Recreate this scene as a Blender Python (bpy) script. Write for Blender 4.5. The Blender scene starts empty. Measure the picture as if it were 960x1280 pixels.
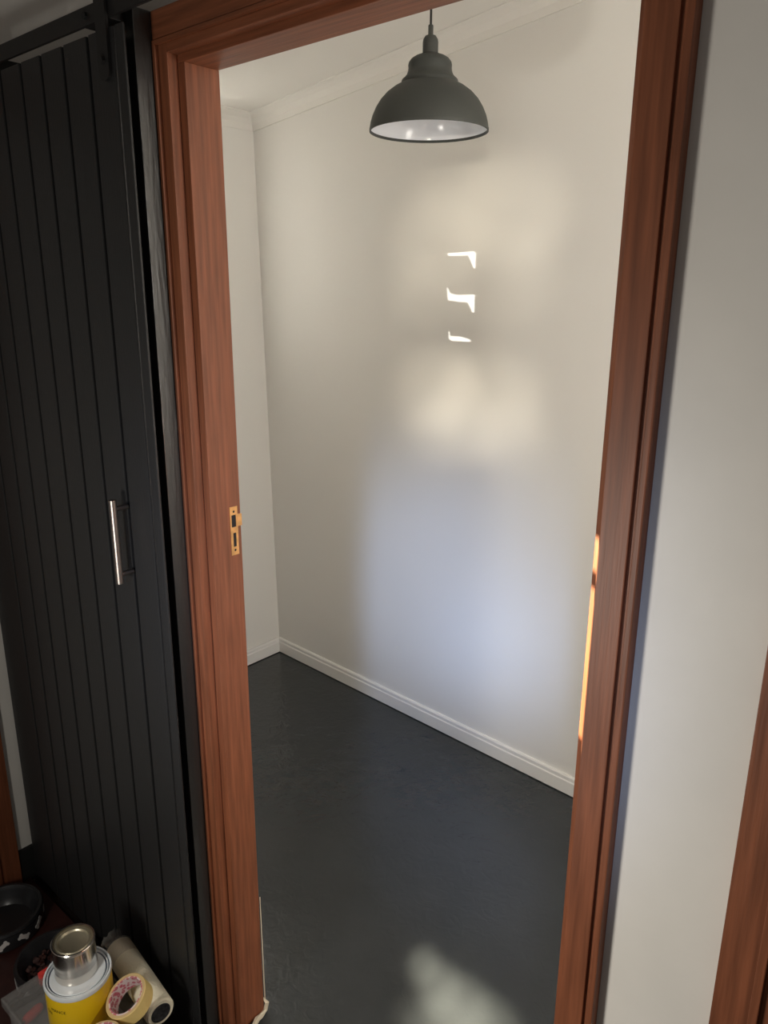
import bpy, bmesh, math, random
from mathutils import Vector, Matrix, geometry, noise

# ---------------------------------------------------------------- scene, camera, light
sc = bpy.context.scene
COL = sc.collection
random.seed(7)

F_PX, PITCH, HEAD, ROLL = 961.0, math.radians(16.0), math.radians(131.0), 0.0057
CAM = Vector((1.17, -0.914, 1.68))
_a = Vector((math.cos(HEAD), math.sin(HEAD), 0)); _r = Vector((math.sin(HEAD), -math.cos(HEAD), 0)); _z = Vector((0, 0, 1))
FWD = math.cos(PITCH) * _a - math.sin(PITCH) * _z
_u = math.sin(PITCH) * _a + math.cos(PITCH) * _z
RIGHT = (_r + ROLL * _u).normalized(); UP = RIGHT.cross(FWD).normalized()

def ray(u, v): return FWD * F_PX + RIGHT * (u - 480) + UP * (640 - v)
def on(axis, val, u, v):
    d = ray(u, v); return CAM + d * ((val - CAM[axis]) / d[axis])

cd = bpy.data.cameras.new('camera'); cam = bpy.data.objects.new('camera', cd); COL.objects.link(cam)
cd.sensor_fit = 'VERTICAL'; cd.sensor_height = 36; cd.sensor_width = 27; cd.lens = F_PX / 1280 * 36
cd.clip_start = 0.02
cam.matrix_world = Matrix((( RIGHT.x, UP.x, -FWD.x, CAM.x), (RIGHT.y, UP.y, -FWD.y, CAM.y), (RIGHT.z, UP.z, -FWD.z, CAM.z), (0, 0, 0, 1)))
sc.camera = cam

sc.view_settings.view_transform = 'Standard'
sc.view_settings.look = 'None'
sc.view_settings.gamma = 1.0
sc.view_settings.use_curve_mapping = False
sc.view_settings.exposure = 0.0

W = bpy.data.worlds.new('world'); sc.world = W; W.use_nodes = True
W.node_tree.nodes['Background'].inputs[0].default_value = (1.0, 0.95, 0.90, 1)
W.node_tree.nodes['Background'].inputs[1].default_value = 0.155

def lamp(name, kind, loc, target, energy, color, **kw):
    l = bpy.data.lights.new(name, kind); o = bpy.data.objects.new(name, l); COL.objects.link(o)
    o.location = loc
    o.rotation_euler = (Vector(target) - Vector(loc)).to_track_quat('-Z', 'Y').to_euler()
    l.energy = energy; l.color = color
    for k, v in kw.items(): setattr(l, k, v)
    return o

# low sun reaching in through an added opening in the small room's left wall
SUN_EL = math.radians(12)
sun_h = Vector((-2.23, 0.335, 0)).normalized()
sun_dir = sun_h * math.cos(SUN_EL) + _z * math.sin(SUN_EL)
lamp('sun', 'SUN', sun_dir * 20, (0, 0, 0), 85.0, (1.0, 0.82, 0.52), angle=math.radians(0.3))
# sky light of the hall window behind the camera, falling through the doorway
lamp('hall_window_light', 'SPOT', (2.15, -3.1, 2.55), (-0.13, 1.25, 0.42), 430, (0.46, 0.62, 1.0), spot_size=math.radians(7.4), spot_blend=1.0, shadow_soft_size=0.2)
lamp('hall_window_light', 'SPOT', (2.15, -3.1, 2.55), (-0.50, 1.27, 0.60), 680, (0.44, 0.61, 1.0), spot_size=math.radians(13.5), spot_blend=1.0, shadow_soft_size=0.25)
# glow of the sunlit hall, low on the left behind the camera
lamp('hall_floor_glow', 'AREA', (0.22, -1.15, 0.95), (0.75, -0.07, 0.95), 10.5, (1.0, 0.95, 0.86), shape='DISK', size=0.26)
# added fill lamp standing inside the small room, before its added right window
lamp('room_fill_light', 'AREA', (2.17, 0.32, 1.6), (-1.45, 0.85, 1.55), 27, (1.0, 0.945, 0.85), shape='RECTANGLE', size=0.5, size_y=1.25)
# narrow spots standing in for reflected sun, building the back wall's soft patches
for u, v, deg, en in ((545, 300, 7.5, 92), (640, 268, 8.5, 80), (578, 248, 7.5, 66), (630, 350, 8.0, 50), (538, 362, 6.0, 48), (508, 368, 4.0, 22), (592, 226, 3.0, 20),
                      (545, 488, 7.0, 120), (608, 505, 8.5, 100), (575, 535, 7.0, 62), (538, 540, 5.5, 60), (572, 466, 2.6, 26), (635, 545, 6.5, 48)):
    lamp('wall_patch_spot', 'SPOT', (1.45, -1.30, 1.90), on(1, 1.27, u, v), en, (1.0, 0.90, 0.72), spot_size=math.radians(deg), spot_blend=1.0, shadow_soft_size=0.03)
SLOT_S = Vector((4.0, 0.35, 0.8))
lamp('slot_spot', 'SPOT', SLOT_S, (2.2, 0.73, 1.16), 6000, (1.0, 0.97, 0.90), spot_size=math.radians(14), spot_blend=0.1, shadow_soft_size=0.0005)  # added spot shining through the cut slots to draw the bracket marks
# narrow spots standing in for sun on the floor just inside the doorway
for u, v, deg, en in ((530, 1208, 1.8, 3600), (550, 1236, 2.4, 4200), (575, 1266, 3.2, 4200), (606, 1296, 3.4, 3800), (545, 1296, 3.2, 2400), (518, 1270, 2.0, 900)):
    lamp('floor_patch_spot', 'SPOT', (1.55, -1.75, 2.55), on(2, 0.0, u, v), en, (1.0, 0.83, 0.60), spot_size=math.radians(deg), spot_blend=1.0, shadow_soft_size=0.02)

# ---------------------------------------------------------------- materials
def mat(name, color, rough=0.5, metal=0.0, spec=0.5, bump=0.0, bscale=60, vary=0.0, vscale=4, stretch=(1, 1, 1), coat=0.0, dist=0.01):
    m = bpy.data.materials.new(name); m.use_nodes = True
    nt = m.node_tree; b = nt.nodes['Principled BSDF']
    b.inputs['Base Color'].default_value = (*color, 1); b.inputs['Roughness'].default_value = rough
    b.inputs['Metallic'].default_value = metal; b.inputs['Specular IOR Level'].default_value = spec
    b.inputs['Coat Weight'].default_value = coat; b.inputs['Coat Roughness'].default_value = 0.15
    tc = nt.nodes.new('ShaderNodeTexCoord'); mp = nt.nodes.new('ShaderNodeMapping'); mp.inputs['Scale'].default_value = stretch
    nt.links.new(tc.outputs['Object'], mp.inputs['Vector'])
    if vary > 0:
        n = nt.nodes.new('ShaderNodeTexNoise'); n.inputs['Scale'].default_value = vscale; n.inputs['Detail'].default_value = 6
        nt.links.new(mp.outputs[0], n.inputs['Vector'])
        r = nt.nodes.new('ShaderNodeMapRange'); r.inputs['From Min'].default_value = 0.3; r.inputs['From Max'].default_value = 0.7
        r.inputs['To Min'].default_value = 1 - vary; r.inputs['To Max'].default_value = 1 + vary
        nt.links.new(n.outputs['Fac'], r.inputs['Value'])
        mx = nt.nodes.new('ShaderNodeVectorMath'); mx.operation = 'SCALE'; mx.inputs[0].default_value = color
        nt.links.new(r.outputs[0], mx.inputs['Scale']); nt.links.new(mx.outputs[0], b.inputs['Base Color'])
    if bump > 0:
        n2 = nt.nodes.new('ShaderNodeTexNoise'); n2.inputs['Scale'].default_value = bscale; n2.inputs['Detail'].default_value = 4
        nt.links.new(mp.outputs[0], n2.inputs['Vector'])
        bp = nt.nodes.new('ShaderNodeBump'); bp.inputs['Strength'].default_value = bump; bp.inputs['Distance'].default_value = dist
        nt.links.new(n2.outputs['Fac'], bp.inputs['Height']); nt.links.new(bp.outputs[0], b.inputs['Normal'])
    return m

WOODC = (0.205, 0.068, 0.031)
M = dict(
    white=mat('white_wall_paint', (0.80, 0.785, 0.75), 0.6, bump=0.12, bscale=45, dist=0.004),
    hallwhite=mat('cream_hall_paint', (0.74, 0.71, 0.66), 0.5, bump=0.12, bscale=35, dist=0.004, vary=0.03, vscale=9),
    gloss=mat('white_gloss_trim', (0.82, 0.81, 0.79), 0.3, bump=0.05, bscale=30, dist=0.003),
    ceil=mat('ceiling_paint', (0.82, 0.80, 0.76), 0.7),
    wood_v=mat('redwood_upright', WOODC, 0.48, spec=0.35, vary=0.28, vscale=14, stretch=(9, 9, 0.45), bump=0.15, bscale=40, dist=0.002),
    wood_h=mat('redwood_level', WOODC, 0.48, spec=0.35, vary=0.28, vscale=14, stretch=(0.45, 9, 9), bump=0.15, bscale=40, dist=0.002),
    wood_y=mat('redwood_side', WOODC, 0.48, spec=0.35, vary=0.28, vscale=14, stretch=(9, 0.45, 9), bump=0.15, bscale=40, dist=0.002),
    black=mat('black_door_paint', (0.018, 0.018, 0.0185), 0.45, bump=0.15, bscale=50, stretch=(6, 6, 0.5), dist=0.002),
    groove=mat('black_door_backing', (0.010, 0.010, 0.010), 0.7),
    blackgloss=mat('black_board_paint', (0.020, 0.020, 0.019), 0.30, spec=0.95, bump=0.22, bscale=30, stretch=(5, 5, 0.6), dist=0.003),
    iron=mat('black_iron', (0.018, 0.017, 0.017), 0.45, metal=0.2),
    steel=mat('brushed_steel', (0.36, 0.31, 0.285), 0.38, metal=1.0, vary=0.1, vscale=30, stretch=(1, 1, 0.1)),
    brass=mat('worn_brass', (0.78, 0.42, 0.16), 0.35, metal=0.75, vary=0.2, vscale=60),
    dark=mat('dark_hole', (0.01, 0.007, 0.006), 0.8),
    shade=mat('dark_green_grey_shade', (0.042, 0.046, 0.042), 0.62, bump=0.05, bscale=200, dist=0.001),
    inner=mat('white_enamel', (0.80, 0.82, 0.86), 0.18),
    bulb=mat('bulb_glass', (0.75, 0.78, 0.82), 0.08),
    hallfloor=mat('dark_hall_floor', (0.018, 0.012, 0.011), 0.45, vary=0.3, vscale=12, stretch=(0.5, 6, 1)),
    mat_=mat('red_brown_board', (0.055, 0.017, 0.014), 0.45, vary=0.2, vscale=30),
    bowl=mat('black_ceramic', (0.022, 0.022, 0.024), 0.28),
    bone=mat('bone_print', (0.62, 0.60, 0.58), 0.4),
    kibble=mat('dog_food', (0.050, 0.016, 0.012), 0.7, vary=0.3, vscale=60),
    yellow=mat('yellow_can_print', (0.80, 0.52, 0.012), 0.28),
    canwhite=mat('can_lid_white', (0.76, 0.81, 0.85), 0.28, metal=0.0),
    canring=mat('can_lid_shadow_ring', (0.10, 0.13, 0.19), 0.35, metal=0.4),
    tin=mat('bare_tin', (0.72, 0.68, 0.63), 0.17, metal=1.0),
    tinlid=mat('tin_lid_lacquer', (0.50, 0.46, 0.34), 0.36, metal=0.8),
    ink=mat('black_ink', (0.02, 0.018, 0.012), 0.5),
    tape=mat('masking_tape_yellow', (0.84, 0.64, 0.25), 0.6, bump=0.1, bscale=120, dist=0.001),
    tapeside=mat('masking_tape_edge', (0.62, 0.45, 0.22), 0.65),
    fleece=mat('cream_roller_fleece', (0.86, 0.80, 0.62), 0.85, bump=0.7, bscale=180, dist=0.003),
    core=mat('roller_core', (0.03, 0.03, 0.032), 0.5, vary=0.9, vscale=160),
    red=mat('red_plastic', (0.90, 0.07, 0.06), 0.35),
    plier=mat('dark_tool_steel', (0.05, 0.042, 0.038), 0.35, metal=0.5),
    film=mat('peeling_paint_film', (0.66, 0.58, 0.44), 0.5),
    tray=mat('grey_tool_tray', (0.20, 0.195, 0.19), 0.5),
    carton=mat('dark_grey_card', (0.045, 0.04, 0.038), 0.6),
    ground=mat('ground', (0.2, 0.19, 0.17), 0.8),
)

def floor_paint():
    m = mat('charcoal_floor_paint', (0.025, 0.030, 0.033), 0.20, spec=0.6, vary=0.12, vscale=5)
    nt = m.node_tree; b = nt.nodes['Principled BSDF']
    tc = nt.nodes.new('ShaderNodeTexCoord')
    n1 = nt.nodes.new('ShaderNodeTexNoise'); n1.inputs['Scale'].default_value = 26; n1.inputs['Detail'].default_value = 5; n1.inputs['Distortion'].default_value = 1.2
    n2 = nt.nodes.new('ShaderNodeTexNoise'); n2.inputs['Scale'].default_value = 4; n2.inputs['Detail'].default_value = 2
    ad = nt.nodes.new('ShaderNodeMath'); ad.operation = 'MULTIPLY_ADD'; ad.inputs[1].default_value = 2.0
    nt.links.new(tc.outputs['Object'], n1.inputs['Vector']); nt.links.new(tc.outputs['Object'], n2.inputs['Vector'])
    nt.links.new(n2.outputs['Fac'], ad.inputs[0]); nt.links.new(n1.outputs['Fac'], ad.inputs[2])
    bp = nt.nodes.new('ShaderNodeBump'); bp.inputs['Strength'].default_value = 0.16; bp.inputs['Distance'].default_value = 0.008
    nt.links.new(ad.outputs[0], bp.inputs['Height']); nt.links.new(bp.outputs[0], b.inputs['Normal'])
    return m
M['floor'] = floor_paint()

def tape_core():
    m = bpy.data.materials.new('tape_core_print'); m.use_nodes = True; nt = m.node_tree; b = nt.nodes['Principled BSDF']
    tc = nt.nodes.new('ShaderNodeTexCoord'); v = nt.nodes.new('ShaderNodeTexVoronoi'); v.inputs['Scale'].default_value = 130
    nt.links.new(tc.outputs['Object'], v.inputs['Vector'])
    cr = nt.nodes.new('ShaderNodeValToRGB')
    e = cr.color_ramp.elements; e[0].position = 0.0; e[0].color = (0.62, 0.5, 0.5, 1); e[1].position = 0.62; e[1].color = (0.72, 0.6, 0.6, 1)
    k = e.new(0.28); k.color = (0.5, 0.07, 0.12, 1); k = e.new(0.46); k.color = (0.55, 0.16, 0.2, 1)
    nt.links.new(v.outputs['Distance'], cr.inputs[0]); nt.links.new(cr.outputs[0], b.inputs['Base Color']); b.inputs['Roughness'].default_value = 0.5
    return m
M['tapecore'] = tape_core()

def clear(name, color, amount, rough=0.2):
    m = bpy.data.materials.new(name); m.use_nodes = True; nt = m.node_tree; b = nt.nodes['Principled BSDF']
    b.inputs['Base Color'].default_value = (*color, 1); b.inputs['Roughness'].default_value = rough
    t = nt.nodes.new('ShaderNodeBsdfTransparent'); mx = nt.nodes.new('ShaderNodeMixShader'); mx.inputs[0].default_value = amount
    nt.links.new(t.outputs[0], mx.inputs[1]); nt.links.new(b.outputs[0], mx.inputs[2]); nt.links.new(mx.outputs[0], nt.nodes['Material Output'].inputs[0])
    return m
M['plastic'] = clear('clear_grey_plastic', (0.46, 0.45, 0.44), 0.28)
M['wrap'] = clear('clear_wrap', (0.75, 0.72, 0.66), 0.25, 0.12)
M['pane'] = clear('window_glass', (0.8, 0.85, 0.9), 0.06, 0.02)

# ---------------------------------------------------------------- mesh helpers
def link(name, bm, m, parent=None, smooth=False, loc=None):
    me = bpy.data.meshes.new(name); bmesh.ops.recalc_face_normals(bm, faces=bm.faces[:]); bm.to_mesh(me); bm.free()
    me.materials.append(m)
    if smooth:
        for p in me.polygons: p.use_smooth = True
        me.set_sharp_from_angle(angle=math.radians(35))
    o = bpy.data.objects.new(name, me); COL.objects.link(o)
    if loc is not None: o.location = loc
    if parent is not None: o.parent = parent
    return o
def box(bm, x0, x1, y0, y1, z0, z1, bev=0.0):
    r = bmesh.ops.create_cube(bm, size=1)
    for v in r['verts']:
        v.co = Vector((x0 + (v.co.x + .5) * (x1 - x0), y0 + (v.co.y + .5) * (y1 - y0), z0 + (v.co.z + .5) * (z1 - z0)))
    if bev > 0:
        es = list({e for v in r['verts'] for e in v.link_edges})
        bmesh.ops.bevel(bm, geom=es, offset=bev, segments=2, affect='EDGES', profile=0.6)
def B(name, x0, x1, y0, y1, z0, z1, m, parent=None, bev=0.0, smooth=False):
    bm = bmesh.new(); box(bm, x0, x1, y0, y1, z0, z1, bev); return link(name, bm, m, parent, smooth)
def lathe(bm, prof, n=48, closed=False):
    rings = []
    for r, z in prof:
        if r < 1e-6: rings.append([bm.verts.new((0, 0, z))])
        else: rings.append([bm.verts.new((r * math.cos(2 * math.pi * i / n), r * math.sin(2 * math.pi * i / n), z)) for i in range(n)])
    pairs = list(zip(rings, rings[1:])) + ([(rings[-1], rings[0])] if closed else [])
    for a, b in pairs:
        for i in range(n):
            j = (i + 1) % n
            if len(a) == 1 and len(b) == 1: continue
            if len(a) == 1: bm.faces.new((a[0], b[i], b[j]))
            elif len(b) == 1: bm.faces.new((a[i], a[j], b[0]))
            else: bm.faces.new((a[i], a[j], b[j], b[i]))
def L(name, prof, m, parent=None, loc=None, n=48, closed=False):
    bm = bmesh.new(); lathe(bm, prof, n, closed); return link(name, bm, m, parent, True, loc)
def tube(bm, pts, rad, n=12):
    pts = [Vector(p) for p in pts]; rings = []
    for i, p in enumerate(pts):
        t = (pts[min(i + 1, len(pts) - 1)] - pts[max(i - 1, 0)]).normalized()
        a = t.orthogonal().normalized(); b = t.cross(a); r = rad[i] if isinstance(rad, (list, tuple)) else rad
        if rings:
            a = (pa - t * pa.dot(t)).normalized(); b = t.cross(a)
        pa = a
        rings.append([bm.verts.new(p + r * (a * math.cos(2 * math.pi * k / n) + b * math.sin(2 * math.pi * k / n))) for k in range(n)])
    for r0, r1 in zip(rings, rings[1:]):
        for k in range(n): bm.faces.new((r0[k], r0[(k + 1) % n], r1[(k + 1) % n], r1[k]))
    bm.faces.new(rings[0][::-1]); bm.faces.new(rings[-1])
def T(name, pts, rad, m, parent=None, n=12):
    bm = bmesh.new(); tube(bm, pts, rad, n); return link(name, bm, m, parent, True)
def prism(bm, poly, axis_pts):
    """poly: list of 2D points, axis_pts: function (p, k) -> 3D for k = 0, 1"""
    a = [bm.verts.new(axis_pts(p, 0)) for p in poly]; b = [bm.verts.new(axis_pts(p, 1)) for p in poly]; n = len(poly)
    for i in range(n): bm.faces.new((a[i], a[(i + 1) % n], b[(i + 1) % n], b[i]))
    bm.faces.new(a[::-1]); bm.faces.new(b)
def PR(name, poly, f, m, parent=None, smooth=False):
    bm = bmesh.new(); prism(bm, poly, f); return link(name, bm, m, parent, smooth)
def empty(name, loc=(0, 0, 0), rz=0.0):
    o = bpy.data.objects.new(name, None); COL.objects.link(o); o.location = loc; o.rotation_euler = (0, 0, rz); o.empty_display_size = 0.05; return o
def tag(o, label, cat, group=None, kind=None):
    o['label'] = label; o['category'] = cat
    if group: o['group'] = group
    if kind: o['kind'] = kind
    return o
def struct(o, label, cat): return tag(o, label, cat, kind='structure')

# ---------------------------------------------------------------- structure: measures
YB = 0.0                 # room side of the doorway wall, far edge of the jambs
YJ, YA, YE = -0.070, -0.0905, -0.098   # wall face and jamb edge, architrave face, raised bead
XL, XA = 0.0, 0.7787
XR = XA - 0.0040      # doorway faces
ZH = on(0, 0.0, 270, 87).z
YDOOR = -0.160
XD0 = on(1, YDOOR, 37, 1040).x; HALL_L = XD0 - 0.02
C0 = on(2, 0.0, 350, 813); C1 = on(2, 0.0, 713, 993)          # foot of the back wall
bdir = (C1 - C0).normalized()
def back(x): return C0 + bdir * ((x - C0.x) / bdir.x)
RX0, RX1 = C0.x, 2.20
ctop = on(1, C0.y, 316, 163)                                  # cornice corner
lean = ctop.x - C0.x
def ceil_z(x): return ctop.z + 0.055 + 0.096 * (x - RX0)
ZT = 2.75

# floors
PRf = lambda name, pts, z0, z1, m: PR(name, pts, lambda p, k: (p[0], p[1], (z0, z1)[k]), m)
bl, br = back(RX0 - 0.1), back(RX1 + 0.1)
struct(PRf('floor_room', [(RX0 - .1, -0.055), (RX1 + .1, -0.055), (br.x, br.y + .05), (bl.x, bl.y + .05)], -0.06, 0.0, M['floor']), 'glossy charcoal painted floor of the small white room', 'floor')
struct(PRf('floor_hall', [(HALL_L - .1, -4.0), (3.2, -4.0), (3.2, -0.055), (HALL_L - .1, -0.055)], -0.06, -0.001, M['hallfloor']), 'dark hall floor under the bowls and paint tins', 'floor')

# back room walls
w0, w1 = back(RX0 - 0.1), back(RX1 + 0.1)
struct(PRf('wall_back', [(w0.x, w0.y), (w1.x, w1.y), (w1.x, w1.y + .08), (w0.x, w0.y + .08)], 0, ZT, M['white']), 'white painted back wall with patches of sunlight', 'wall')
# left wall with an added opening shaping the sun strip; it leans a little
WY0, WY1, WZ0, WZ1 = 0.215, 0.345, 1.60, 1.895
def left_wall():
    bm = bmesh.new()
    def quadbox(y0, y1, z0, z1):
        def X(z): return RX0 + lean * z / ctop.z
        prism(bm, [(y0, z0), (y1, z0), (y1, z1), (y0, z1)], lambda p, k: (X(p[1]) - 0.08 * k, p[0], p[1]))
    quadbox(-0.07, WY0, 0, ZT); quadbox(WY1, C0.y + 0.02, 0, ZT); quadbox(WY0, WY1, 0, WZ0); quadbox(WY0, WY1, WZ1, ZT)
    return link('wall_left', bm, M['white'])
struct(left_wall(), 'white painted side wall meeting the back wall at the corner', 'wall')
wl = empty('added_window_1', (RX0, (WY0 + WY1) / 2, WZ0)); struct(wl, 'added small high window, unseen, shaping the sun strip', 'window')
def wbar(y0, y1, z0, z1, name='window_frame'):
    o = B(name, -0.06, -0.03, y0 - wl.location.y, y1 - wl.location.y, z0 - WZ0, z1 - WZ0, M['gloss'], wl); return o
wbar(WY0, WY1, 1.815, 1.832, 'transom')
B('pane', -0.05, -0.046, WY0 - wl.location.y, WY1 - wl.location.y, 0, WZ1 - WZ0, M['pane'], wl)

# right wall, unseen: added window, and slots cut to shape light marks
def proj(S, Q, x):
    t = (x - S.x) / (Q.x - S.x); p = S + (Q - S) * t; return (p.y, p.z)
def bpt(u, v):
    d = ray(u, v); n = Vector((-bdir.y, bdir.x, 0)); t = (C0 - CAM).dot(n) / d.dot(n); return CAM + d * t
XW = RX1
WIN = [(.06, .95), (.58, .95), (.58, 2.25), (.06, 2.25)]
slots = [[(558, 316.5), (593, 314), (595, 318), (594, 335), (590.5, 335), (584.5, 320.5), (583, 319.5), (559, 320)],
         [(557, 357), (559.5, 360), (563, 366.5), (570, 368.5), (593.5, 368), (592.5, 392.5), (588.5, 389.5), (583.5, 378), (570, 377), (558.5, 375)],
         [(559.5, 414), (562, 415), (563, 420), (575, 420.5), (588, 424.5), (588, 427.5), (563, 426), (559.5, 422.5)]]
slot_polys = [[proj(SLOT_S, bpt(u, v), XW) for u, v in s] for s in slots]
ys = [p[0] for q in slot_polys for p in q]; zs = [p[1] for q in slot_polys for p in q]
def plate_with_holes(name, outer, holes, x0, x1, m, parent=None):
    loops = [outer] + holes; vl = [[Vector((p[0], p[1], 0)) for p in lp] for lp in loops]
    flat = [v for lp in vl for v in lp]; tris = geometry.tessellate_polygon(vl)
    bm = bmesh.new()
    A = [bm.verts.new((x0, v.x, v.y)) for v in flat]; Bv = [bm.verts.new((x1, v.x, v.y)) for v in flat]
    for t in tris:
        try: bm.faces.new([A[i] for i in t]); bm.faces.new([Bv[i] for i in t][::-1])
        except ValueError: pass
    k = 0
    for lp in vl:
        n = len(lp)
        for i in range(n):
            a, b = k + i, k + (i + 1) % n; bm.faces.new((A[a], A[b], Bv[b], Bv[a]))
        k += n
    return link(name, bm, m, parent)
yend = back(RX1).y
struct(plate_with_holes('wall_right', [(-0.07, 0), (yend, 0), (yend, ZT), (-0.07, ZT)], [WIN] + slot_polys, XW, XW + 0.0015, M['white']), 'white wall facing the side wall, with an added window and light-shaping slots', 'wall')
wr = struct(empty('added_window_2', (XW, .32, .95)), 'added white framed window around the fill lamp, out of view', 'window')
for a in ((-.30, -.26, -.04, 1.34), (.26, .30, -.04, 1.34), (-.26, .26, -.04, .0), (-.26, .26, 1.30, 1.34), (-.26, .26, .64, .66)): B('window_frame', -.012, .03, a[0], a[1], a[2], a[3], M['gloss'], wr)
for z in (.0, .66): B('pane', .012, .016, -.26, .26, z, z + .64, M['pane'], wr)

# ceiling of the room (raked) and cornices
bm = bmesh.new()
prism(bm, [(RX0 - .1, ceil_z(RX0 - .1)), (RX1 + .1, ceil_z(RX1 + .1)), (RX1 + .1, ceil_z(RX1 + .1) + .06), (RX0 - .1, ceil_z(RX0 - .1) + .06)], lambda p, k: (p[0], (0.0, C0.y + .15)[k], p[1]))
struct(link('ceiling_room', bm, M['ceil']), 'pale ceiling rising gently to one side', 'ceiling')
cove = [(0, 0.01), (0, -0.055), (0.006, -0.055)] + [(0.006 + 0.049 * (1 - math.cos(a)), -0.052 + 0.049 * math.sin(a)) for a in (.0, .4, .8, 1.2, 1.5708)] + [(0.055, 0.01)]
def cornice_back(p, k):
    x = (ctop.x - 0.02, RX1)[k]; b = back(x); return (x, b.y - p[0], ceil_z(x) + p[1])
struct(PR('trim_1', cove, cornice_back, M['ceil']), 'pale coved cornice along the top of the back wall', 'cornice')
def cornice_left(p, k):
    y = (0.0, C0.y)[k]; return (ctop.x - 0.004 + p[0], y, ceil_z(ctop.x + p[0]) + p[1])
struct(PR('trim_2', cove, cornice_left, M['ceil']), 'pale coved cornice along the top of the side wall', 'cornice')

# baseboards
bb = [(0, 0.004), (0.013, 0.004), (0.013, 0.052), (0.010, 0.056), (0.010, 0.068), (0.006, 0.073), (0, 0.073)]
def bb_back(p, k):
    b = back((C0.x, RX1)[k]); n = Vector((bdir.y, -bdir.x, 0)); q = b + n * p[0]; return (q.x, q.y, p[1])
struct(PR('baseboard_back', bb, bb_back, M['gloss']), 'white stepped skirting board along the back wall', 'skirting')
struct(PR('baseboard_left', bb, lambda p, k: (RX0 + p[0], (0.0, C0.y)[k], p[1]), M['gloss']), 'short white skirting board on the side wall', 'skirting')

# doorway wall (hall side): left of the doorway, pier, above, right of the second doorway
X2 = 0.99                                                    # second frame begins
OPL, OPR = -0.02, 0.80
bm = bmesh.new()
box(bm, RX0 - .1, OPL, YJ, YB, 0, ZT); box(bm, OPL, OPR, YJ, YB, ZH + .02, ZT)
box(bm, OPR, X2 + .09, YJ, YB, 0, ZT); box(bm, X2 + .09, X2 + .85, YJ, YB, 2.06, ZT); box(bm, X2 + .85, 3.4, YJ, YB, 0, ZT)
struct(link('wall_front', bm, M['hallwhite']), 'cream hall wall around the timber doorway', 'wall')
struct(B('wall_hall', HALL_L - .08, HALL_L, -4.0, YJ, 0, ZT, M['hallwhite']), 'cream hall wall at right angles beside the black sliding door', 'wall')
struct(B('ceiling_hall', HALL_L - .08, 3.2, -4.0, YB, ZT, ZT + .06, M['ceil']), 'hall ceiling', 'ceiling')

# ---------------------------------------------------------------- doorway frame
fr = struct(empty('door_1', (XL, YB, 0)), 'red-brown timber door frame standing open to the white room', 'door frame')
B('jamb', XL - .019, XL, YJ, YB, 0, ZH, M['wood_v'], fr, 0.0012)
ch = 0.012
PR('jamb', [(XR, YB), (XR, YJ + .008), (XR + .013, YJ), (XR + .024, YJ), (XR + .024, YB)], lambda p, k: (p[0], p[1], (0, ZH)[k]), M['wood_v'], fr)
B('head', XL - .019, XR + .024, YJ, YB, ZH, ZH + .019, M['wood_h'], fr, 0.0012)
AI = 0.018                                                   # architrave set back from the jamb face
# left architrave: flat, raised bead
B('architrave', XL - .041, XL - AI, YA, YJ, 0, ZH + .026, M['wood_v'], fr, 0.0012)
B('bead', XL - .048, XL - .041, YE, YJ, 0, ZH + .032, M['wood_v'], fr, 0.001)
# head architrave: flat, bead, broad outer member
B('architrave', XL - AI, XA + .014, YA, YJ, ZH + .012, ZH + .026, M['wood_h'], fr, 0.0012)
B('bead', XL - .041, XA + .055, YE, YJ, ZH + .026, ZH + .032, M['wood_h'], fr, 0.001)
B('outer_architrave', XL - .048, XA + .067, YE + .002, YJ, ZH + .032, ZH + .075, M['wood_h'], fr, 0.0015)
# right architrave: broad face, groove, outer bead
B('architrave', XA + .0138, XA + .050, YA, YJ, 0, ZH + .026, M['wood_v'], fr, 0.0015)
B('architrave_quirk', XA + .050, XA + .0545, YA + .005, YJ, 0, ZH + .026, M['wood_v'], fr)
B('bead', XA + .0545, XA + .064, YA + .001, YJ, 0, ZH + .026, M['wood_v'], fr, 0.002)

# strike plate in the left jamb
sp_pts = {k: on(0, XL + .0012, *uv) for k, uv in dict(tl=(285, 635), tr=(295, 633), bl=(289, 695), br=(300, 692), lip0=(301.5, 641), lip1=(302.5, 656), h0=(287, 645), h1=(294, 658.5), g0=(289.5, 667), g1=(295, 683)).items()}
y0, y1 = -0.0265, -0.0085
zt, zb = sp_pts['tl'].z, sp_pts['bl'].z
hA = (sp_pts['h0'].z, sp_pts['h1'].z); hB = (sp_pts['g0'].z, sp_pts['g1'].z); lp = (sp_pts['lip0'].z, sp_pts['lip1'].z)
outer = [(y0, zt), (y1, zt), (y1, lp[0]), (0.0015, lp[0] - .001), (0.0015, lp[1]), (y1, lp[1]), (y1, zb), (y0, zb)]
holes = [[(-.0235, hA[0]), (-.0125, hA[0]), (-.0125, hA[1]), (-.0235, hA[1])], [(-.021, hB[0]), (-.0135, hB[0]), (-.0135, hB[1]), (-.021, hB[1])]]
spl = plate_with_holes('strike_plate', outer, holes, XL + .0002, XL + .0016, M['brass'], fr); spl['label'] = 'worn brass strike plate with two openings'
B('bolt_hole', XL - .001, XL + .0006, -.0238, -.0122, hA[1], hA[0], M['dark'], spl)
B('bolt_hole', XL - .001, XL + .0006, -.0213, -.0132, hB[1], hB[0], M['dark'], spl)
for z in (zt - .010, zb + .010):
    bm = bmesh.new(); bmesh.ops.create_uvsphere(bm, u_segments=10, v_segments=6, radius=.0024)
    for v in bm.verts: v.co = Vector((XL + .0016 + v.co.x * .4, -.0175 + v.co.y, z + v.co.z))
    link('screw', bm, M['dark'], spl, True)

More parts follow.
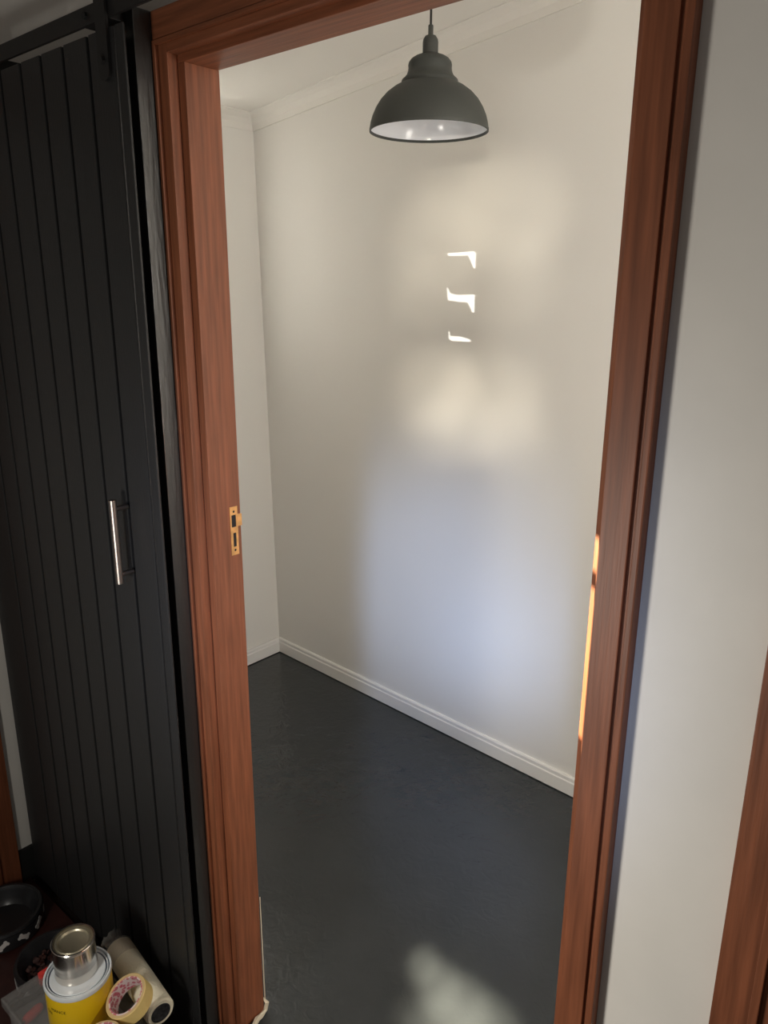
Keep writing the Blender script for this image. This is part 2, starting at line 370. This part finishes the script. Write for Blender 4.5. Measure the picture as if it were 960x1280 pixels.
# second frame on the pier's other side
f2 = struct(empty('door_2', (X2, YJ, 0)), 'dark red-brown door frame on the other side of the cream pier', 'door frame')
for nm, a, b, ya in (('architrave', 0, .042, YA), ('bead', .042, .052, YE), ('architrave', .052, .075, YA), ('jamb', .075, .095, YJ - .002)):
    B(nm, a, b, ya - YJ, .0 if nm != 'jamb' else .07, 0, 2.06, M['wood_v'], f2, 0.0012)
B('architrave', .0, .93, YA - YJ, 0, 2.06, 2.12, M['wood_h'], f2, 0.0012)
B('jamb', .845, .865, -.002, .07, 0, 2.06, M['wood_v'], f2); B('architrave', .86, .93, YA - YJ, 0, 0, 2.06, M['wood_v'], f2)
leaf = B('door_leaf', .095, .845, .02, .055, 0.005, 2.06, M['wood_v'], f2)
for z0, z1 in ((.2, .95), (1.1, 1.9)):
    for x0, x1 in ((.2, .43), (.51, .74)): B('panel', x0, x1, .012, .02, z0, z1, M['wood_v'], leaf, 0.004)

# frame in the hall side wall at the far left
yL = on(0, HALL_L, 12, 1010).y
f3 = struct(empty('door_3', (HALL_L, yL, 0)), 'red-brown timber frame in the hall wall beside the black sliding door', 'door frame')
B('architrave', 0, .018, -.055, 0, 0, 2.1, M['wood_v'], f3, 0.002)
B('bead', 0, .026, -.068, -.055, 0, 2.1, M['wood_v'], f3, 0.002)
B('jamb', -.02, .006, -.09, -.068, 0, 2.1, M['wood_v'], f3)
B('door_leaf', -.03, .002, -.85, -.09, 0.005, 2.04, M['gloss'], f3)
B('head', 0, .018, -.9, 0, 2.1, 2.16, M['wood_y'], f3)
struct(B('baseboard_hall', HALL_L, HALL_L + .012, yL, YJ - .01, 0, on(0, HALL_L + .012, 30, 1063).z, M['groove']), 'dark skirting board at the foot of the hall side wall', 'skirting')

# black painted board between the sliding door and the frame
zbt = ZH + .075
struct(B('trim_3', XL - .092, XL - .0488, -.129, YJ, 0, zbt, M['blackgloss'], None, 0.0015), 'black painted upright batten beside the red-brown frame', 'board')

# ---------------------------------------------------------------- black sliding door and its rail
ztop = on(1, YDOOR, 67, 61).z
grx = [on(1, YDOOR, u, 560).x for u in (16, 34, 55, 78, 101, 126, 154, 184)]
step = (grx[-2] - grx[0]) / 6
XD1 = on(1, YDOOR, 194, 560).x
bd = tag(empty('sliding_door', ((XD0 + XD1) / 2, YDOOR, 0.02)), 'black boarded sliding barn door hanging from a black rail', 'door')
def D(name, x0, x1, y0, y1, z0, z1, m, bev=0.0, parent=bd, sm=False):
    l = bd.location; return B(name, x0 - l.x, x1 - l.x, y0 - l.y, y1 - l.y, z0 - l.z, z1 - l.z, m, parent, bev, sm)
D('backing_panel', XD0, XD1 - .024, YDOOR + .0081, YDOOR + .014, .02, ztop, M['groove'])
edges = [XD0, grx[0] - step] + grx + [XD1]
for i in range(len(edges) - 1):
    a, b = edges[i], edges[i + 1]; last = i == len(edges) - 2
    D('edge_strip' if last else 'board', a + (.0015 if last else .0042), b - (0 if last else .0042), YDOOR, YDOOR + (.0045 if last else .0080), .02, ztop, M['black'], 0.0018)
# pull handle
hb0 = on(1, YDOOR, 160, 633); hb1 = on(1, YDOOR, 166, 713)
hx = (hb0.x + hb1.x) / 2
def yfor(u, v):                                             # how far a point of the bar stands off the door
    return on(0, hx, u, v).y
off = YDOOR - yfor(142, 642)
yb = YDOOR - off
zt_, zb_ = on(0, hx, 137, 626).z, on(0, hx, 144, 731).z
l = bd.location
hd = bpy.data.objects.new('handle', None); COL.objects.link(hd); hd.parent = bd; hd['label'] = 'brushed steel bar pull handle'
T('handle_bar', [(hx - l.x, yb - l.y, zb_ - l.z), (hx - l.x, yb - l.y, zt_ - l.z)], .0072, M['steel'], hd, 20)
for z in (hb0.z, hb1.z): T('handle_post', [(hx - l.x, yb - l.y, z - l.z), (hx - l.x, 0.0, z - l.z)], .0052, M['steel'], hd, 14)
# hanger strap
sx0 = on(1, YDOOR - .006, 121, 60).x; sx1 = on(1, YDOOR - .006, 134, 60).x; szb = on(1, YDOOR - .006, 132, 101).z
def strap(x0, x1):
    n = 10; c = (x0 + x1) / 2; r = (x1 - x0) / 2; l = bd.location
    poly = [(x0, ztop + .17), (x0, szb + r)] + [(c - r * math.cos(math.pi * i / n), szb + r - r * math.sin(math.pi * i / n)) for i in range(1, n)] + [(x1, szb + r), (x1, ztop + .17)]
    s = PR('hanger_strap', poly, lambda p, k: (p[0] - l.x, YDOOR - .006 + .0055 * k - l.y, p[1] - l.z), M['iron'], bd)
    T('strap_bolt', [(c - l.x, -.012, szb + .03 - l.z), (c - l.x, 0, szb + .03 - l.z)], .007, M['iron'], s, 6)
    T('wheel', [(c - l.x, .001, ztop + .14 - l.z), (c - l.x, .022, ztop + .14 - l.z)], .035, M['iron'], s, 28)
    return s
strap(sx0, sx1); strap(XD0 + .07, XD0 + .07 + sx1 - sx0)
# rail
YR = YDOOR + 0.0066
zr1 = on(1, YR - .006, 59, 29).z; zr0 = on(1, YR - .006, 58, 53).z
rail = tag(empty('door_rail', (-.4, YR, zr0)), 'black flat iron rail above the sliding door', 'rail')
def Rl(name, x0, x1, y0, y1, z0, z1, m, bev=0, parent=rail): return B(name, x0 + .4, x1 + .4, y0 - YR, y1 - YR, z0 - zr0, z1 - zr0, m, parent, bev)
Rl('track_bar', HALL_L + .012, 0.62, YR - .006, YR, zr0, zr1, M['iron'], .0008)
sb0 = on(1, YR, 106, 33).x; sb1 = on(1, YR, 137, 19).x
for x0, x1 in ((sb0, sb1), (HALL_L + .012, on(1, YJ, 30, 76).x), (.30, .30 + sb1 - sb0)):
    Rl('spacer_block', x0, x1, YR, YJ, zr0, zr1, M['iron'], .001)
bx = on(1, YR - .006, 107, 20)
T('bolt', [(bx.x + .4, -.0105, bx.z - zr0), (bx.x + .4, -.004, bx.z - zr0)], .006, M['groove'], rail, 6)

# ---------------------------------------------------------------- pendant lamp
YP = 0.66
pc = on(1, YP, 536, 164)
d_px = F_PX / ((pc - CAM).dot(FWD)); R = 74 / d_px            # rim radius from its width in the picture
pl = tag(empty('pendant_lamp', (pc.x, pc.y, pc.z)), 'dark grey dome pendant lamp with white inside hanging on a black cord', 'lamp')
k = R
outer_p = [(1.0, 0.0), (1.003, .012), (1.0, .05), (.985, .14), (.955, .26), (.90, .40), (.82, .54), (.72, .66), (.60, .76), (.50, .82), (.475, .83), (.472, .87), (.462, .895), (.42, .93), (.385, .975), (.365, 1.03), (.358, 1.08), (.362, 1.13), (.352, 1.17), (.315, 1.22), (.25, 1.26), (.15, 1.285)]
outer_p = [(r, z * .855 if z <= .83 else .71 + (z - .83) * .945) for r, z in outer_p]
L('shade', [(r * k, z * k) for r, z in outer_p], M['shade'], pl, n=72)
inner_p = [(.985, 0.0)] + [(r - .016, z + .0) for r, z in outer_p[2:9]] + [(.46, .66), (.40, .74), (.33, .86), (.30, 1.0), (.0, 1.06)]
i_ = L('shade_lining', [(r * k, z * k) for r, z in inner_p], M['inner'], pl, n=72); i_['label'] = 'white enamel lining of the shade'
L('rim', [(.984 * k, -.002), (1.004 * k, -.002), (1.006 * k, .004), (.984 * k, .004)], M['shade'], pl, n=72, closed=True)
cap_p = [(r, 1.13 + (z - 1.27) * 1.045) for r, z in [(.0, 1.27), (.15, 1.27), (.15, 1.29), (.128, 1.30), (.128, 1.46), (.12, 1.50), (.09, 1.545), (.045, 1.565), (.042, 1.57), (.042, 1.69), (.036, 1.70), (0, 1.70)]]
cp = L('socket_cap', [(r * k, z * k) for r, z in cap_p], M['shade'], pl, n=32)
L('cap_ring', [(.13 * k, 1.13 * k), (.155 * k, 1.13 * k), (.155 * k, 1.155 * k), (.13 * k, 1.155 * k)], M['iron'], cp, n=32, closed=True)
ztop_l = ceil_z(pc.x) - pc.z
T('cord', [(0, 0, 1.55 * k), (0, 0, ztop_l - .01)], .0027, M['iron'], pl, 10)
L('ceiling_rose', [(0, ztop_l - .025), (.03, ztop_l - .025), (.045, ztop_l - .012), (.048, ztop_l + .004), (0, ztop_l + .004)], M['shade'], pl, n=32)
L('bulb', [(0, .42 * k), (.012, .42 * k), (.024, .47 * k), (.030, .57 * k), (.028, .67 * k), (.017, .82 * k), (.014, 1.05 * k)], M['bulb'], pl, n=24)

# ---------------------------------------------------------------- bowls on their board
e1 = on(2, 0.01, 46, 1089)
mt = tag(B('feeding_board', 0, .455, -.42, 0, 0, .010, M['mat_'], None, .002), 'dark red-brown board on the floor under the pet bowls', 'board')
mt.location = (max(e1.x, HALL_L + .014), YDOOR - .012, 0.0)

def bone_mesh():
    pts = []
    for cx, cy, a0, a1 in ((.011, .0042, -40, 160), (-.011, .0042, 20, 220), (-.011, -.0042, 140, 340), (.011, -.0042, 200, 400)):
        for i in range(6):
            a = math.radians(a0 + (a1 - a0) * i / 5); pts.append((cx + .0048 * math.cos(a), cy + .0048 * math.sin(a)))
    return pts
def pet_bowl(loc, r, h, label, rz):
    o = tag(empty('pet_bowl', loc, rz), label, 'bowl', 'black pet bowls with white bones')
    prof = [(0, 0.0), (r * .90, 0), (r * .98, .006), (r * 1.0, h * .5), (r * .97, h - .006), (r * .96, h), (r * .90, h + .002), (r * .86, h - .006), (r * .80, h * .5), (r * .70, .014), (0, .012)]
    L('bowl_body', prof, M['bowl'], o, n=64)
    L('rim', [(r * .98, h - .008), (r * 1.02, h - .002), (r * .99, h + .005), (r * .92, h + .005), (r * .885, h - .002)], M['bowl'], o, n=64, closed=True)
    bp = bone_mesh(); nb = 12
    for i in range(nb):
        a = 2 * math.pi * i / nb; tilt = math.radians(38 if i % 2 else -30); bm = bmesh.new()
        def f(p, kk, a=a, tilt=tilt):
            x = p[0] * math.cos(tilt) - p[1] * math.sin(tilt); z = p[0] * math.sin(tilt) + p[1] * math.cos(tilt)
            an = a + x / r; rr = r * 1.0 + .0002 + .0009 * kk; return (rr * math.cos(an), rr * math.sin(an), h * .52 + z)
        prism(bm, bp, f); link('bone', bm, M['bone'], o)
    return o
ZB = .0105
def place_bowl(u, v, half_px, h):
    c = on(2, ZB + h, u, v); s = F_PX / ((c - CAM).dot(FWD)); return Vector((c.x, c.y, ZB)), half_px / s
loc1, r1 = place_bowl(3, 1139, 46, .055)
b1 = pet_bowl(loc1, r1, .055, 'empty black pet bowl with white bones around its side', 0.1)
loc2, r2 = place_bowl(67, 1197, 45, .055)
b2 = pet_bowl(loc2, r2, .055, 'black pet bowl of brown food behind the small silver tin', 0.3)
bm = bmesh.new()
for i in range(170):
    a = random.uniform(0, 6.283); q = r2 * .70 * math.sqrt(random.random())
    mtx = Matrix.Translation((q * math.cos(a), q * math.sin(a), random.uniform(.016, .030))) @ Matrix.Rotation(random.uniform(0, 3), 4, Vector((random.random(), random.random(), random.random() + .1)))
    bmesh.ops.create_icosphere(bm, subdivisions=1, radius=random.uniform(.0055, .0085), matrix=mtx @ Matrix.Diagonal((1, 1, .6, 1)))
fd = tag(link('dog_food', bm, M['kibble'], None, True, loc2), 'brown dry dog food inside the black bowl', 'food', kind='stuff')

# ---------------------------------------------------------------- clear tool box with its contents
ZBX = 0.130
q0 = on(2, ZBX, 1, 1250)
bx0, by0 = q0.x, q0.y; bx1, by1 = bx0 + .43, min(by0 + .20, YDOOR - .03)
tb = tag(empty('tool_box', (bx0, by0, 0)), 'clear grey plastic tool box with red latch under the paint cans', 'box')
bw, bl_ = bx1 - bx0, by1 - by0
t = .003
B('base', .012, bw - .012, .012, bl_ - .012, 0, t, M['plastic'], tb, .001)
B('tray', .016, bw - .016, .016, bl_ - .016, ZBX - .042, ZBX - .039, M['tray'], tb, .001)
for a in ((.010, .010 + t, .010, bl_ - .010), (bw - .010 - t, bw - .010, .010, bl_ - .010), (.010 + t, bw - .010 - t, .010, .010 + t), (.010 + t, bw - .010 - t, bl_ - .010 - t, bl_ - .010)):
    B('side_panel', *a, t, ZBX - .016, M['plastic'], tb)
lid = B('lid', 0, bw, 0, bl_, ZBX - .004, ZBX, M['plastic'], tb, .001)
for a in ((0, .004, 0, bl_), (bw - .004, bw, 0, bl_), (.004, bw - .004, 0, .004), (.004, bw - .004, bl_ - .004, bl_)):
    B('lid_rim', *a, ZBX - .018, ZBX + .003, M['plastic'], lid)
lc = on(2, ZBX, 53, 1216)
lt = B('latch', max(0, lc.x - bx0 - .012), lc.x - bx0 + .014, bl_ * .0 + (lc.y - by0) - .012, (lc.y - by0) + .014, ZBX - .03, ZBX + .010, M['red'], tb, .004, True); lt['label'] = 'red latch'
# pliers in the box
def on_box(u, v, z=.06): return on(2, z, u, v)
pA, pB = on_box(10, 1262, ZBX - .02), on_box(52, 1228, ZBX - .02)
pr = tag(empty('pliers', (pA.x, pA.y, ZBX - .022)), 'dark metal pliers lying inside the clear tool box', 'pliers')
dx = pB - pA; dx.z = 0; n_ = Vector((-dx.y, dx.x, 0)).normalized()
for s in (-1, 1):
    T('handle', [dx * .35 + n_ * .003 * s, dx * .55 + n_ * .016 * s, dx * .8 + n_ * .018 * s, dx * 1.15 + n_ * .012 * s], [.006, .007, .007, .005], M['plier'], pr)
    T('jaw', [dx * .42 + n_ * .002 * s, dx * .30 + n_ * .008 * s, dx * .14 + n_ * .007 * s, dx * .02 + n_ * .002 * s], [.008, .008, .006, .004], M['plier'], pr)
T('pivot', [dx * .38 + _z * -.008, dx * .38 + _z * .009], .007, M['steel'], pr, 16)
pC = on_box(40, 1268, ZBX - .02)
sd = tag(empty('screwdriver', (pC.x, pC.y, ZBX - .020)), 'small screwdriver with red handle inside the clear tool box', 'screwdriver')
dv = Vector((.25, -.97, 0))
T('handle', [-dv * .026, -dv * .018, dv * .012, dv * .020], [.007, .011, .011, .008], M['red'], sd, 10)
T('shaft', [dv * .018, dv * .07], .0025, M['steel'], sd, 8)

# ---------------------------------------------------------------- paint cans, tapes, roller sleeve
rc = .0672; hc = .147
cc = on(2, ZBX + .004 + hc, 97, 1214)
zc = ZBX + .0032
can = tag(empty('paint_can', (cc.x, cc.y, zc)), 'large yellow paint can with white lid standing on the clear tool box', 'paint can')
L('can_body', [(0, 0), (rc * .98, 0), (rc, .003), (rc, hc - .008), (rc * .99, hc - .005), (0, hc - .005)], M['yellow'], can, n=72)
L('rim', [(rc * .955, hc - .008), (rc * 1.005, hc - .010), (rc * 1.03, hc - .004), (rc * 1.015, hc + .001), (rc * .965, hc + .001)], M['canwhite'], can, n=72, closed=True)
L('base_rim', [(rc * .97, .0), (rc * 1.02, .0), (rc * 1.02, .005), (rc * .97, .005)], M['tin'], can, n=72, closed=True)
ld = L('lid', [(0, hc - .0045), (rc * .60, hc - .0045), (rc * .74, hc - .0035), (rc * .80, hc - .002), (rc * .83, hc - .002), (rc * .845, hc - .0035)], M['canwhite'], can, n=72)
L('lid_groove', [(rc * .83, hc - .0045), (rc * .97, hc - .0045)], M['canring'], ld, n=72)
L('lid_bead', [(rc * .885, hc - .0046), (rc * .93, hc - .0046), (rc * .92, hc - .001), (rc * .895, hc - .001)], M['canwhite'], ld, n=72, closed=True)
def can_text(s, size, ang, z, name, parent, r):
    cu = bpy.data.curves.new('t', 'FONT'); cu.body = s; cu.size = size; cu.align_x = 'RIGHT'; cu.extrude = .0
    to = bpy.data.objects.new('t', cu); COL.objects.link(to)
    dg = bpy.context.evaluated_depsgraph_get(); me = bpy.data.meshes.new_from_object(to.evaluated_get(dg))
    bpy.data.objects.remove(to); bm = bmesh.new(); bm.from_mesh(me)
    bmesh.ops.subdivide_edges(bm, edges=[e for e in bm.edges if e.calc_length() > .004], cuts=2)
    for v in bm.verts:
        a = ang + v.co.x / r; v.co = Vector(((r + .0004) * math.cos(a), (r + .0004) * math.sin(a), z + v.co.y))
    return link(name, bm, M['ink'], parent)
# direction on the can that shows at the given pixel
va = math.atan2(CAM.y - cc.y, CAM.x - cc.x)
can_text('MANCE', .0105, va - math.radians(28), hc - .040, 'lettering', can, rc)
can_text('ON', .0105, va - math.radians(58), hc - .052, 'lettering', can, rc)
# darker brush swash printed on the can
N = 24
bm = bmesh.new()
for i in range(N):
    def st(tt):
        a = va - .15 + 1.5 * tt; lo = .030 + .03 * tt; hi = lo + .045 * math.sin(math.pi * min(1, tt * .75 + .08)); return a, lo, hi
    a0, l0, h0 = st(i / N); a1, l1, h1 = st((i + 1) / N); rr = rc + .0003
    bm.faces.new([bm.verts.new((rr * math.cos(a), rr * math.sin(a), z)) for a, z in ((a0, l0), (a1, l1), (a1, h1), (a0, h0))])
M['swash'] = mat('dark_gold_print', (0.48, 0.26, 0.01), 0.3)
link('printed_swash', bm, M['swash'], can)

rt = .0435; ht = .078
tc_ = on(2, zc + hc + ht, 91, 1173)
tz = zc + hc - .0040
tin = tag(empty('paint_tin', (tc_.x, tc_.y, tz)), 'small bare silver tin standing on the lid of the yellow can', 'tin')
L('tin_body', [(0, 0), (rt, 0), (rt * 1.02, .002), (rt, .006), (rt, ht - .006), (rt * 1.02, ht - .003), (rt * 1.03, ht), (rt * 1.0, ht + .0015), (rt * .93, ht + .001), (rt * .92, ht - .004)], M['tin'], tin, n=64)
tl = L('tin_lid', [(0, ht - .006), (rt * .62, ht - .006), (rt * .68, ht - .0045), (rt * .72, ht - .001), (rt * .80, ht - .0005), (rt * .86, ht - .003), (rt * .925, ht - .004)], M['tinlid'], tin, n=64)

def tape(loc, rot, ro, ri, w, label):
    o = tag(empty('masking_tape', loc), label, 'tape', 'rolls of masking tape'); o.rotation_euler = rot
    L('tape_roll', [(ri + .003, -w / 2), (ro - .001, -w / 2), (ro, -w / 2 + .001), (ro, w / 2 - .001), (ro - .001, w / 2), (ri + .003, w / 2)], M['tape'], o, n=64)
    L('tape_edge', [(ri + .002, w / 2 + .0002), (ro - .0012, w / 2 + .0002)], M['tapeside'], o, n=64)
    L('cardboard_core', [(ri, -w / 2), (ri + .003, -w / 2), (ri + .003, w / 2 + .0003), (ri, w / 2 + .0003)], M['tapecore'], o, n=64, closed=True)
    return o
# the upper roll leans on the yellow can
ro, ri, tw = .0455, .0355, .034
ZC = ZBX + .068
cb = tag(empty('carton', (bx0 + .30, by0 + .02, ZBX + .0032)), 'dark grey carton under the rolls of masking tape', 'carton')
B('carton_body', 0, .125, 0, .125, 0, .060, M['carton'], cb, .002)
for y in (.004, .064): B('flap', .003, .122, y, y + .057, .060, .062, M['carton'], cb, .0006)
vd = ray(152, 1246).normalized(); vr = vd.cross(_z).normalized(); vu = vr.cross(vd)
axis = (-.73 * vd + .68 * (-.62 * vr + .78 * vu)).normalized()
zlow = ro * math.sqrt(1 - axis.z ** 2) + tw / 2 * axis.z
TZ = ZC + zlow - .002
tp = on(2, TZ, 162, 1249)
q = axis.to_track_quat('Z', 'Y').to_euler()
ta = tape(tp, q, ro, ri, tw, 'yellow masking tape roll with pink printed core leaning by the can')
tp2 = on(2, ZC + .034, 126, 1300)
tb2 = tape((tp2.x, tp2.y, ZC + .018), (0.1, -.08, 0), ro - .002, ri, tw, 'yellow masking tape roll lying flat in front of the leaning roll')

rs = .032
sA = on(2, ZBX + rs + .004, 148, 1186); sB = on(2, ZBX + rs + .004, 201, 1266)
ax = sB - sA; Ls = ax.length
rl = tag(empty('roller_sleeve', sA), 'cream paint roller sleeve in clear wrap behind the masking tape', 'roller')
rl.rotation_euler = ax.to_track_quat('Z', 'Y').to_euler()
L('fleece', [(.022, 0), (rs - .003, 0), (rs, .004), (rs, Ls - .004), (rs - .003, Ls), (.022, Ls)], M['fleece'], rl, n=48, closed=True)
L('core', [(.0195, -.001), (.022, -.001), (.022, Ls + .001), (.0195, Ls + .001)], M['core'], rl, n=32, closed=True)
L('core_plug', [(0, Ls - .004), (.0195, Ls - .004)], M['core'], rl, n=32)
# crumpled wrap at the far end
bm = bmesh.new(); prof = [(rs + .0008, .05), (rs + .001, .0), (rs * .95, -.006), (rs * .55, -.014), (rs * .35, -.020), (rs * .6, -.030), (rs * .75, -.040)]
lathe(bm, prof, 40)
for v in bm.verts:
    if v.co.z < .0:
        nn = noise.noise(v.co * 140); v.co.x *= 1 + .35 * nn; v.co.y *= 1 + .35 * nn; v.co.z += .006 * noise.noise(v.co * 90 + Vector((3, 3, 3)))
    else:
        nn = noise.noise(v.co * 60); v.co.x *= 1 + .03 * abs(nn); v.co.y *= 1 + .03 * abs(nn)
link('wrap', bm, M['wrap'], rl, True)

# ---------------------------------------------------------------- peeling film at the foot of the left jamb
pf = tag(empty('paint_film', (XL + .001, YB + .001, 0)), 'loose cream strip of torn film hanging at the foot of the jamb', 'film')
zA = on(1, YB, 322, 1120).z; zBm = on(1, YB, 328, 1246).z
bm = bmesh.new()
cols = []
for i in range(26):
    tt = i / 25; z = zA + (zBm - zA) * tt; w = .0012 + .0022 * tt + .0008 * noise.noise(Vector((0, 0, z * 60)))
    cols.append((bm.verts.new((.0005, 0, z)), bm.verts.new((.0005 + w, .001, z))))
for a, b in zip(cols, cols[1:]): bm.faces.new((a[0], a[1], b[1], b[0]))
link('film_edge', bm, M['film'], pf)
bm = bmesh.new()
path = [on(1, YB + .004, u, v) - Vector((XL, YB, 0)) for u, v in ((328, 1246), (333, 1253))] + [on(2, .008, u, v) - Vector((XL, YB, 0)) for u, v in ((331, 1262), (325, 1269), (320, 1275), (316, 1284))]
rads = [.002, .004, .006, .005, .007, .007]
tube(bm, path, rads, 8)
for v in bm.verts: v.co += Vector((noise.noise(v.co * 150), noise.noise(v.co * 150 + Vector((5, 0, 0))), noise.noise(v.co * 150 + Vector((0, 5, 0))))) * .004
for v in bm.verts: v.co.z = max(v.co.z, .001)
link('film_crumple', bm, M['film'], pf, True)
